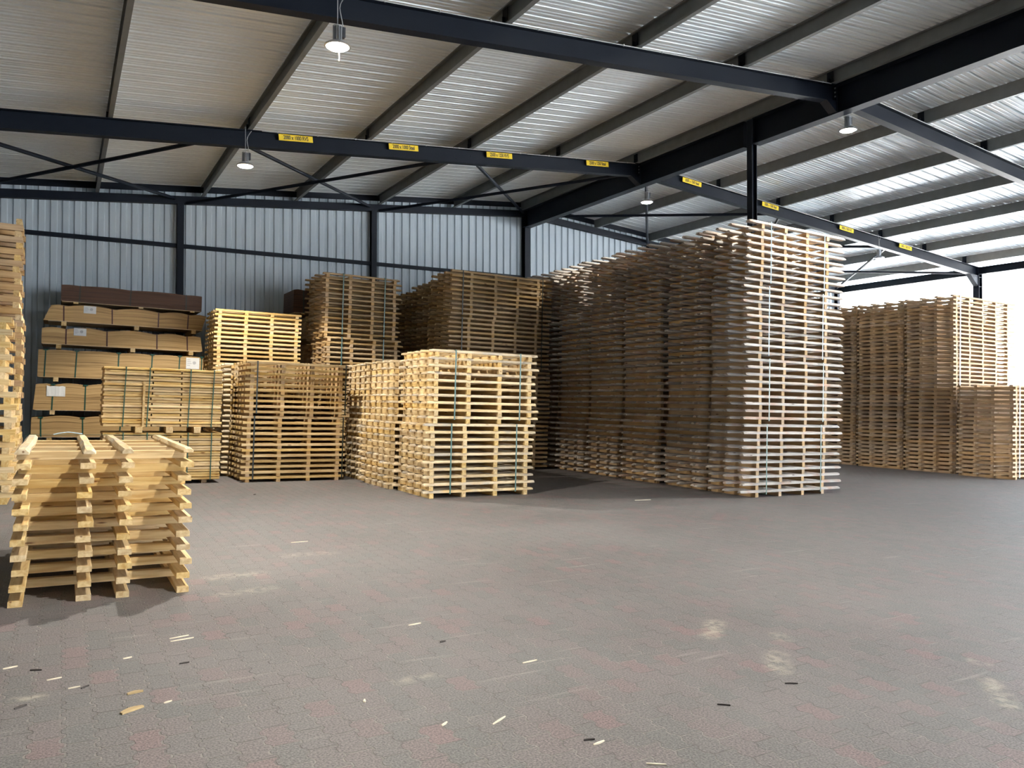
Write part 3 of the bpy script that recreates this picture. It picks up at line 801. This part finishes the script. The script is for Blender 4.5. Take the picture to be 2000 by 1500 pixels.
for h0, h1, nm in ((KE.pitch * 33 + .05, KE.pitch * 43, 'top'), (KE.pitch * 22 + .05, KE.pitch * 33, 'next')):
    strap(8.38, 16.885, 18.19, h0, h1, 'strap_d', f'dark strap on the {nm} bundle of the broad dim row, by the tall dim stack')
    strap(10.70, 16.885, 18.19, h0, h1, 'strap_d', f'dark strap on the {nm} bundle of the broad dim row, by the weathered row')
pf_ = KF.pitch
for i, nm in enumerate(('lowest', 'second lowest', 'third lowest', 'topmost')):
    dx = (0, .05, .02, .05)[i]
    strap(11.58 + dx, 10.20, 11.55, pf_ * (0, 10, 19, 29)[i] + .06, pf_ * (10, 19, 29, 38)[i], 'strap_g' if i < 2 else 'strap_w', f'strap on the {nm} bundle of the first weathered stack, at its dark flank')
    strap(13.14 + dx, 10.20, 11.55, pf_ * (0, 10, 19, 29)[i] + .06, pf_ * (10, 19, 29, 38)[i], 'strap_g' if i < 2 else 'strap_w', f'strap on the {nm} bundle of the first weathered stack, at its free corner')
strap(22.10, 12.49, 14.05, KG.pitch * 21, KG.pitch * 43, 'strap_w', 'pale strap down the first tall reddish stack by the open side', w=0.05)
strap(21.80, 10.75, 12.32, .05, KG.pitch * 21, 'strap_w', 'pale strap down the low reddish stack by the open side', w=0.05)
strap_y(9.30, -0.355, 0.97, 0.051, 1.2035, 'strap_g', 'green strap lying across the top of the small bundle on the paving')
se = MB().tube([(0.16, 9.29, 1.215), (0.03, 9.22, 1.235), (-0.05, 9.18, 1.225), (-0.10, 9.16, 1.212)], 0.006, 6)
tag(link('strap_end', se.mesh('strap_end', 'strap_w'), FT), 'loose pale strap end curling off the top of the small bundle', 'strap')

# ------------------------------------------------------------------ packs of nailed boards
def board_panel_meshes(seed):
    r = random.Random(seed)
    out = []
    def plank(m_, x0, x1, y0, z0, z1, c=0.008):
        m_.loft([[(x, y0 + c * 1.5, z0), (x, 0.98, z0), (x, 0.98, z1), (x, y0 + c * 1.5, z1), (x, y0, z1 - c), (x, y0, z0 + c)] for x in (x0, x1)])
    a = MB(); plank(a, 0.0 + r.uniform(-.012, .012), 2.04 + r.uniform(-.012, .012), 0, 0.0545, 0.0985)
    out.append(('upper_board', a.mesh('upper_board', 'pineX')))
    cuts = [0.0, 0.80 + r.uniform(-.02, .02), 1.32 + r.uniform(-.02, .02), 2.04]
    for i in range(3):
        b = MB(); plank(b, cuts[i] + (0.012 if i else r.uniform(-.012, .012)), cuts[i + 1] - (0.012 if i < 2 else r.uniform(-.012, .012)), r.uniform(0.0, .010), 0.0, 0.0445)
        out.append(('lower_board', b.mesh('lower_board', 'pineX')))
    for x in (0.04, 0.80, 1.32, 1.94):
        b = MB(); b.box(x - 0.028, x + 0.028, 0.02, 0.96, 0.0445, 0.0545)
        out.append(('batten', b.mesh('batten', 'amberY')))
    return out
BP = [board_panel_meshes(200 + i) for i in range(4)]
def board_pack(x, y, h0, n, where):
    r = random.Random(int(h0 * 100) + 3); protos = {}
    for i in range(n):
        mat = fl(x + r.uniform(-.012, .012), y + r.uniform(-.01, .01), h0 + i * 0.0995, r.uniform(-.004, .004))
        v = r.randrange(4)
        if v not in protos:
            o = link('nailed_panel', None, mat)
            for nm, me in BP[v]: link(nm, me, None, o)
            protos[v] = o
        else:
            o = protos[v].copy(); COL.objects.link(o); o.matrix_basis = mat
            for ch in list(protos[v].children):
                c = ch.copy(); COL.objects.link(c); c.parent = o
        pos = 'topmost' if i == n - 1 else ordinal(i + 1) + ' from below'
        tag(o, f'flat panel of yellow boards, {pos} in the {where}', 'panel', where)
    return h0 + n * 0.0995
def block(name, x0, x1, y0, y1, h0, h1, mat, label, cat, group=None):
    m_ = MB(); e_ = 0.005
    m_.loft([[(x, y0, h0 + e_), (x, y1, h0 + e_), (x, y1, h1), (x, y0, h1)] for x in (x0, x1)]) if False else m_.box(x0, x1, y0, y1, h0, h1)
    me = m_.mesh(name, mat)
    bm = bmesh.new(); bm.from_mesh(me); bmesh.ops.bevel(bm, geom=list(bm.edges), offset=0.004, segments=1, affect='EDGES'); bm.to_mesh(me); bm.free()
    return tag(link(name, me, FT), label, cat, group)
HX, HY = 0.63, 15.82
for i, x in enumerate((0.20, 0.95, 1.72)):
    block('bearer_block', HX + x, HX + x + 0.10, HY + 0.10, HY + 0.90, 0.0, 0.069, 'amberY', f'timber runner on the floor under the lower board pack, {ONES[i + 1]} along from the brown boards', 'runner', 'runners under the lower pack')
t1 = board_pack(HX, HY, 0.07, 9, 'lower board pack')
for i, x in enumerate((0.52, 1.04, 1.53)):
    block('bearer_block', HX + x, HX + x + 0.12, HY - 0.09, HY + 0.94, t1 + 0.001, t1 + 0.114, 'pineY', f'timber runner between the two board packs, {ONES[i + 1]} along from the brown boards', 'runner', 'runners between the packs')
t2 = t1 + 0.115
t3 = board_pack(HX - 0.02, HY - 0.03, t2, 11, 'upper board pack')
for x, nm in ((0.31, 'end near the brown boards'), (0.71, 'loose upright batten'), (1.42, 'middle'), (1.84, 'end near the black-strapped stack')):
    strap(HX + x, HY - 0.065, HY + 1.0, t2 - 0.005, t3 + 0.002, 'strap_g', f'green strap round the upper board pack by its {nm}', dx=0.03, w=0.018)
    strap(HX + x + 0.02, HY - 0.035, HY + 1.02, 0.065, t1 + 0.002, 'strap_g', f'green strap round the lower board pack by its {nm}', dx=0.0, w=0.018)
block('loose_batten', HX + 0.625, HX + 0.665, HY - 0.084, HY - 0.052, t2 - 0.0, t2 + 0.84, 'pineY', 'loose pale batten standing upright against the upper board pack', 'batten')

# ------------------------------------------------------------------ strapped packs of thin board
def sheet_pack(x0, x1, y0, y1, h0, h1, mat, straps, smat, label, note=None, sl=0.0, sr=0.0, arch=0.05, seed=0, base=True, battens=(0.1, 0.55, 0.93), bh=0.09):
    """x range, depth, height; straps as fractions of the width; sl/sr: skew of the ends"""
    r = random.Random(seed)
    root = bpy.data.objects.new('sheet_pack', None); COL.objects.link(root)
    root.matrix_basis = fl(x0, y0, h0)
    tag(root, label, 'pack of boards', 'strapped board packs')
    W, D, Hh = x1 - x0, y1 - y0, h1 - h0
    b0 = bh + 0.012 if battens else 0.0
    nx, nz = 48, 9
    ss = [0.0] + list(straps) + [1.0]
    def top(u):
        for a, b in zip(ss[:-1], ss[1:]):
            if a <= u <= b:
                q = (u - a) / max(1e-6, b - a)
                return Hh - 0.022 - arch + arch * math.sin(PI * q) * min(1, (b - a) * 4)
        return Hh
    def zz(u, v):
        wob = 0.018 * noise.noise(Vector((u * 3, v * 2, seed * 3.1))) * math.sin(PI * v)
        return b0 + (top(u) - b0) * v + wob
    rings = []; uvs = []
    for i in range(nx + 1):
        u = i / nx; ring = []
        for k in range(nz + 1):
            v = k / nz
            xl = sl * (v - 0.5) + 0.012 * noise.noise(Vector((v * 9, seed, 0))); xr = W + sr * (v - 0.5) + 0.012 * noise.noise(Vector((v * 9, seed + 5, 0)))
            yj = 0.004 * noise.noise(Vector((v * 14, seed + 9, u)))
            ring.append((xl + (xr - xl) * u, yj, zz(u, v))); uvs.append((ring[-1][0] + seed * 3.7, v * (Hh - b0) + seed * 1.3))
        for k in range(nz, -1, -1):
            v = k / nz
            ring.append((ring[k][0], D, zz(u, v))); uvs.append((ring[-1][0] + D + seed * 3.7, v * (Hh - b0) + seed * 1.3))
        rings.append(ring)
    m_ = MB().loft(rings); me = m_.mesh('sheets', mat)
    uvl = me.uv_layers.new(name='UVMap')
    for lp_ in me.loops: uvl.data[lp_.index].uv = uvs[lp_.vertex_index]
    link('sheets', me, None, root)
    if battens:
        bs = MB().box(0.02, W - 0.02, -0.012, D - 0.01, bh, bh + 0.012)
        link('base_sheet', bs.mesh('base_sheet', 'paleX'), None, root)
        for f in battens:
            b = MB().box(f * W - 0.05, f * W + 0.05, -0.005, D - 0.02, 0.0, bh)
            link('runner', b.mesh('runner', 'pineY'), None, root)
    for f in straps:
        v = f * W; zt = top(f); d = 0.006
        b = MB(); dz = r.uniform(-0.02, 0.02)
        b.loft([[(v + dz * q - 0.013, yy, z_), (v + dz * q + 0.013, yy, z_), (v + dz * q + 0.013, yy + w_[0], z_ + w_[1]), (v + dz * q - 0.013, yy + w_[0], z_ + w_[1])] for q, yy, z_, w_ in
                ((1, -d - 0.004, b0 - 0.008, (d, 0.0)), (0, -d, zt + 0.006, (d, -0.004)), (0, D * 0.9, zt + 0.008, (0, -0.006)))])
        if smat == 'strap_g': b.box(v - 0.045, v + 0.045, -0.022, 0.03, zt - 0.01, zt + 0.016)
        link('strap', b.mesh('strap', smat), None, root)
    if note:
        f, v, w_, h_, crease = note
        nm_ = MB()
        n_ = 6
        nm_.loft([[(f * W + w_ * (i / n_), -0.012 - 0.006 * crease * math.sin(i * 2.2), v * Hh), (f * W + w_ * (i / n_), -0.010, v * Hh),
                   (f * W + w_ * (i / n_), -0.010, v * Hh + h_ - 0.02 * crease * abs(math.sin(i * 1.3))), (f * W + w_ * (i / n_), -0.012 - 0.008 * crease * math.cos(i * 1.7), v * Hh + h_ - 0.02 * crease * abs(math.sin(i * 1.3)))] for i in range(n_ + 1)])
        no = link('delivery_note', nm_.mesh('delivery_note', 'paper'), None, root)
        no['label'] = 'white paper note'
        if not crease:
            pr = MB()
            for q in range(4):
                pr.box(f * W + w_ * 0.08, f * W + w_ * (0.3 + 0.06 * (q % 3)), -0.0135, -0.0122, v * Hh + h_ * (0.78 - 0.16 * q), v * Hh + h_ * (0.83 - 0.16 * q))
            pr.lathe([(0.001, 0), (w_ * 0.13, 0), (w_ * 0.13, 0.001), (0.001, 0.001)], 16)
            n0 = len(pr.v)
            pr2 = MB(); pr2.v = [(a + f * W + w_ * 0.62, -0.0125 - c, b + v * Hh + h_ * 0.55) if i >= n0 - 64 else (a, b, c) for i, (a, b, c) in enumerate(pr.v)]
            pr2.f, pr2.mi = pr.f, pr.mi
            link('printed_text', pr2.mesh('printed_text', 'print'), None, no)
    return root
Y0, Y1 = 20.0, 21.15
def sp(*a, **k): return sheet_pack(*a, **k)
sp(-0.60, 2.95, Y0, Y1, 0.0, 0.60, 'board_tan', (0.12, 0.33, 0.55, 0.77, 0.94), 'strap_g', 'tan board pack on the floor, lowest of the tall brown pile', seed=1)
sp(-0.60, 2.93, Y0, Y1, 0.60, 1.20, 'board_tan', (0.05, 0.28, 0.5, 0.74, 0.93), 'strap_g', 'tan board pack second from the floor in the tall brown pile', seed=2)
sp(-0.56, 2.95, Y0, Y1, 1.20, 1.94, 'board_tan', (0.10, 0.28, 0.5, 0.74, 0.93), 'strap_g', 'tan board pack with a crumpled white note, third from the floor', note=(0.065, 0.55, 0.36, 0.24, 1), sl=0.04, seed=3)
sp(-0.52, 3.02, Y0, Y1, 1.94, 2.68, 'board_tan', (0.04, 0.21, 0.45, 0.65, 0.82, 0.96), 'strap_g', 'tan board pack with six green straps and a white note', note=(0.86, 0.55, 0.30, 0.27, 0), arch=0.02, seed=4)
sp(-0.47, 2.86, Y0, Y1, 2.68, 3.20, 'board_tan', (0.14, 0.385, 0.70, 0.90), 'strap_r', 'tan board pack with maroon straps, third from the top of the pile', note=(0.185, 0.60, 0.25, 0.17, 0), arch=0.055, sr=-0.05, seed=5)
sp(-0.38, 2.90, Y0, Y1, 3.20, 3.72, 'board_tan', (0.095, 0.39, 0.69, 0.89), 'strap_r', 'tan board pack with slanted ends, second from the top of the pile', note=(0.215, 0.60, 0.25, 0.17, 0), arch=0.055, sl=0.14, sr=0.10, seed=6)
sp(-0.13, 2.84, Y0 + 0.05, Y1, 3.72, 4.17, 'board_brown', (0.125, 0.475, 0.88), 'strap_d', 'dark brown board pack topping the tall pile', arch=0.02, bh=0.03, seed=7)
# second pile, mostly behind the tall dim stack
sp(5.40, 7.6, Y0 + 0.05, Y1, 0.0, 1.1, 'board_tan', (0.1, 0.5, 0.9), 'strap_d', 'tan board pack lowest in the pile behind the tall dim stack', seed=11)
sp(5.40, 7.6, Y0 + 0.05, Y1, 1.1, 2.15, 'board_tan', (0.1, 0.5, 0.9), 'strap_d', 'tan board pack second from the floor behind the tall dim stack', seed=12)
sp(5.38, 7.6, Y0 + 0.05, Y1, 2.15, 3.17, 'board_tan', (0.1, 0.5, 0.9), 'strap_d', 'tan board pack third from the floor behind the tall dim stack', seed=13)
sp(5.40, 7.6, Y0 + 0.05, Y1, 3.17, 3.90, 'board_tan', (0.1, 0.5, 0.9), 'strap_d', 'tan board pack fourth from the floor behind the tall dim stack', seed=14)
sp(5.08, 7.6, Y0 + 0.1, Y1, 3.90, 4.60, 'board_brown', (0.1, 0.5, 0.9), 'strap_d', 'dark brown board pack topping the pile behind the tall dim stack', bh=0.03, seed=15)

# ------------------------------------------------------------------ bits on the paving
def chip(name, px, py, L, w, ang, mat, label, cat='splinter', bend=0.0, group='wood bits on the paving'):
    x, y = ground_at(px, py); m_ = MB(); rings = []
    for i in range(5):
        u = i / 4; q = 0.35 + 0.65 * math.sin(PI * min(0.95, max(0.08, u)))
        rings.append([(L * (u - .5), -w / 2 * q + bend * math.sin(PI * u), 0.0), (L * (u - .5), w / 2 * q + bend * math.sin(PI * u), 0.0),
                      (L * (u - .5), w / 2 * q * .7 + bend * math.sin(PI * u), 0.006 + abs(bend) * .2), (L * (u - .5), -w / 2 * q * .7 + bend * math.sin(PI * u), 0.006 + abs(bend) * .2)])
    m_.loft(rings)
    return tag(link(name, m_.mesh(name, mat), fl(x, y, 0.001, ang)), label, cat, group)
SPL = [(350, 1245, .17, .012, .25, 'long white splinter, upper of two near the small bundle'), (356, 1250, .20, .012, .18, 'long white splinter, lower of two near the small bundle'),
       (20, 1305, .10, .018, .3, 'pale splinter beside the bundle shadow at the edge'), (106, 1327, .10, .012, .25, 'thin pale splinter between a dark leaf and a scuff'),
       (249, 1286, .07, .018, .3, 'short white chip on the paving ahead of the bundle'), (145, 1344, .08, .012, .2, 'thin pale sliver beside a dark chip'),
       (810, 1220, .14, .018, .15, 'pale splinter in the middle of the paving'), (1035, 1293, .15, .018, .1, 'pale splinter on the middle paving, below the first bright stack'),
       (975, 1408, .16, .014, .5, 'long pale sliver low on the middle paving'), (1170, 1452, .10, .020, .2, 'pale chip paired with a dark chip'),
       (1282, 1494, .12, .014, -.6, 'pale sliver at the very bottom edge of the paving'), (712, 1370, .05, .02, 1.2, 'short chip lying steeply on the paving'),
       (868, 1415, .07, .018, .6, 'small cream chip on the paving'), (585, 1059, .26, .016, .05, 'white splinter on the paving before the yellow stack'),
       (1256, 977, .45, .02, -.1, 'thin stick lying near the foot of the weathered row'), (328, 1372, .06, .016, .4, 'tiny white chip near two dry leaves')]
for px_, py_, L, w, a, lab in SPL: chip('wood_splinter', px_, py_, L * 0.75, w * 0.8, a, 'splinter', lab)
DRK = [(70, 1310, .09, .018, -.4, 'thin dark chip near the bundle shadow'), (166, 1343, .07, .02, .7, 'dark curled chip beside a thin pale sliver'), (40, 1382, .09, .025, .6, 'dark curled leaf at the edge of the paving'),
       (1151, 1446, .08, .016, -.3, 'dark chip paired with a pale chip'), (1546, 1336, .11, .012, -.5, 'thin dark sliver below a pale scuff'), (1414, 1378, .10, .012, -.7, 'thin dark sliver low on the open paving'),
       (498, 966, .14, .06, 1.2, 'small dark lump on the paving before the yellow stack'), (360, 1296, .08, .016, .1, 'dark chip near the drag scuffs'), (865, 1254, .06, .03, .2, 'dark speck of bark mid paving')]
for px_, py_, L, w, a, lab in DRK: chip('bark_chip', px_, py_, L * 0.7, w * 0.8, a, 'darkbit', lab, 'chip', 0.004)
chip('dry_leaf', 258, 1388, .12, .05, .5, 'leaf', 'larger tan dry leaf on the paving', 'leaf', 0.012)
chip('dry_leaf', 264, 1354, .08, .035, .2, 'leaf', 'smaller tan dry leaf, further from the viewer', 'leaf', 0.01)
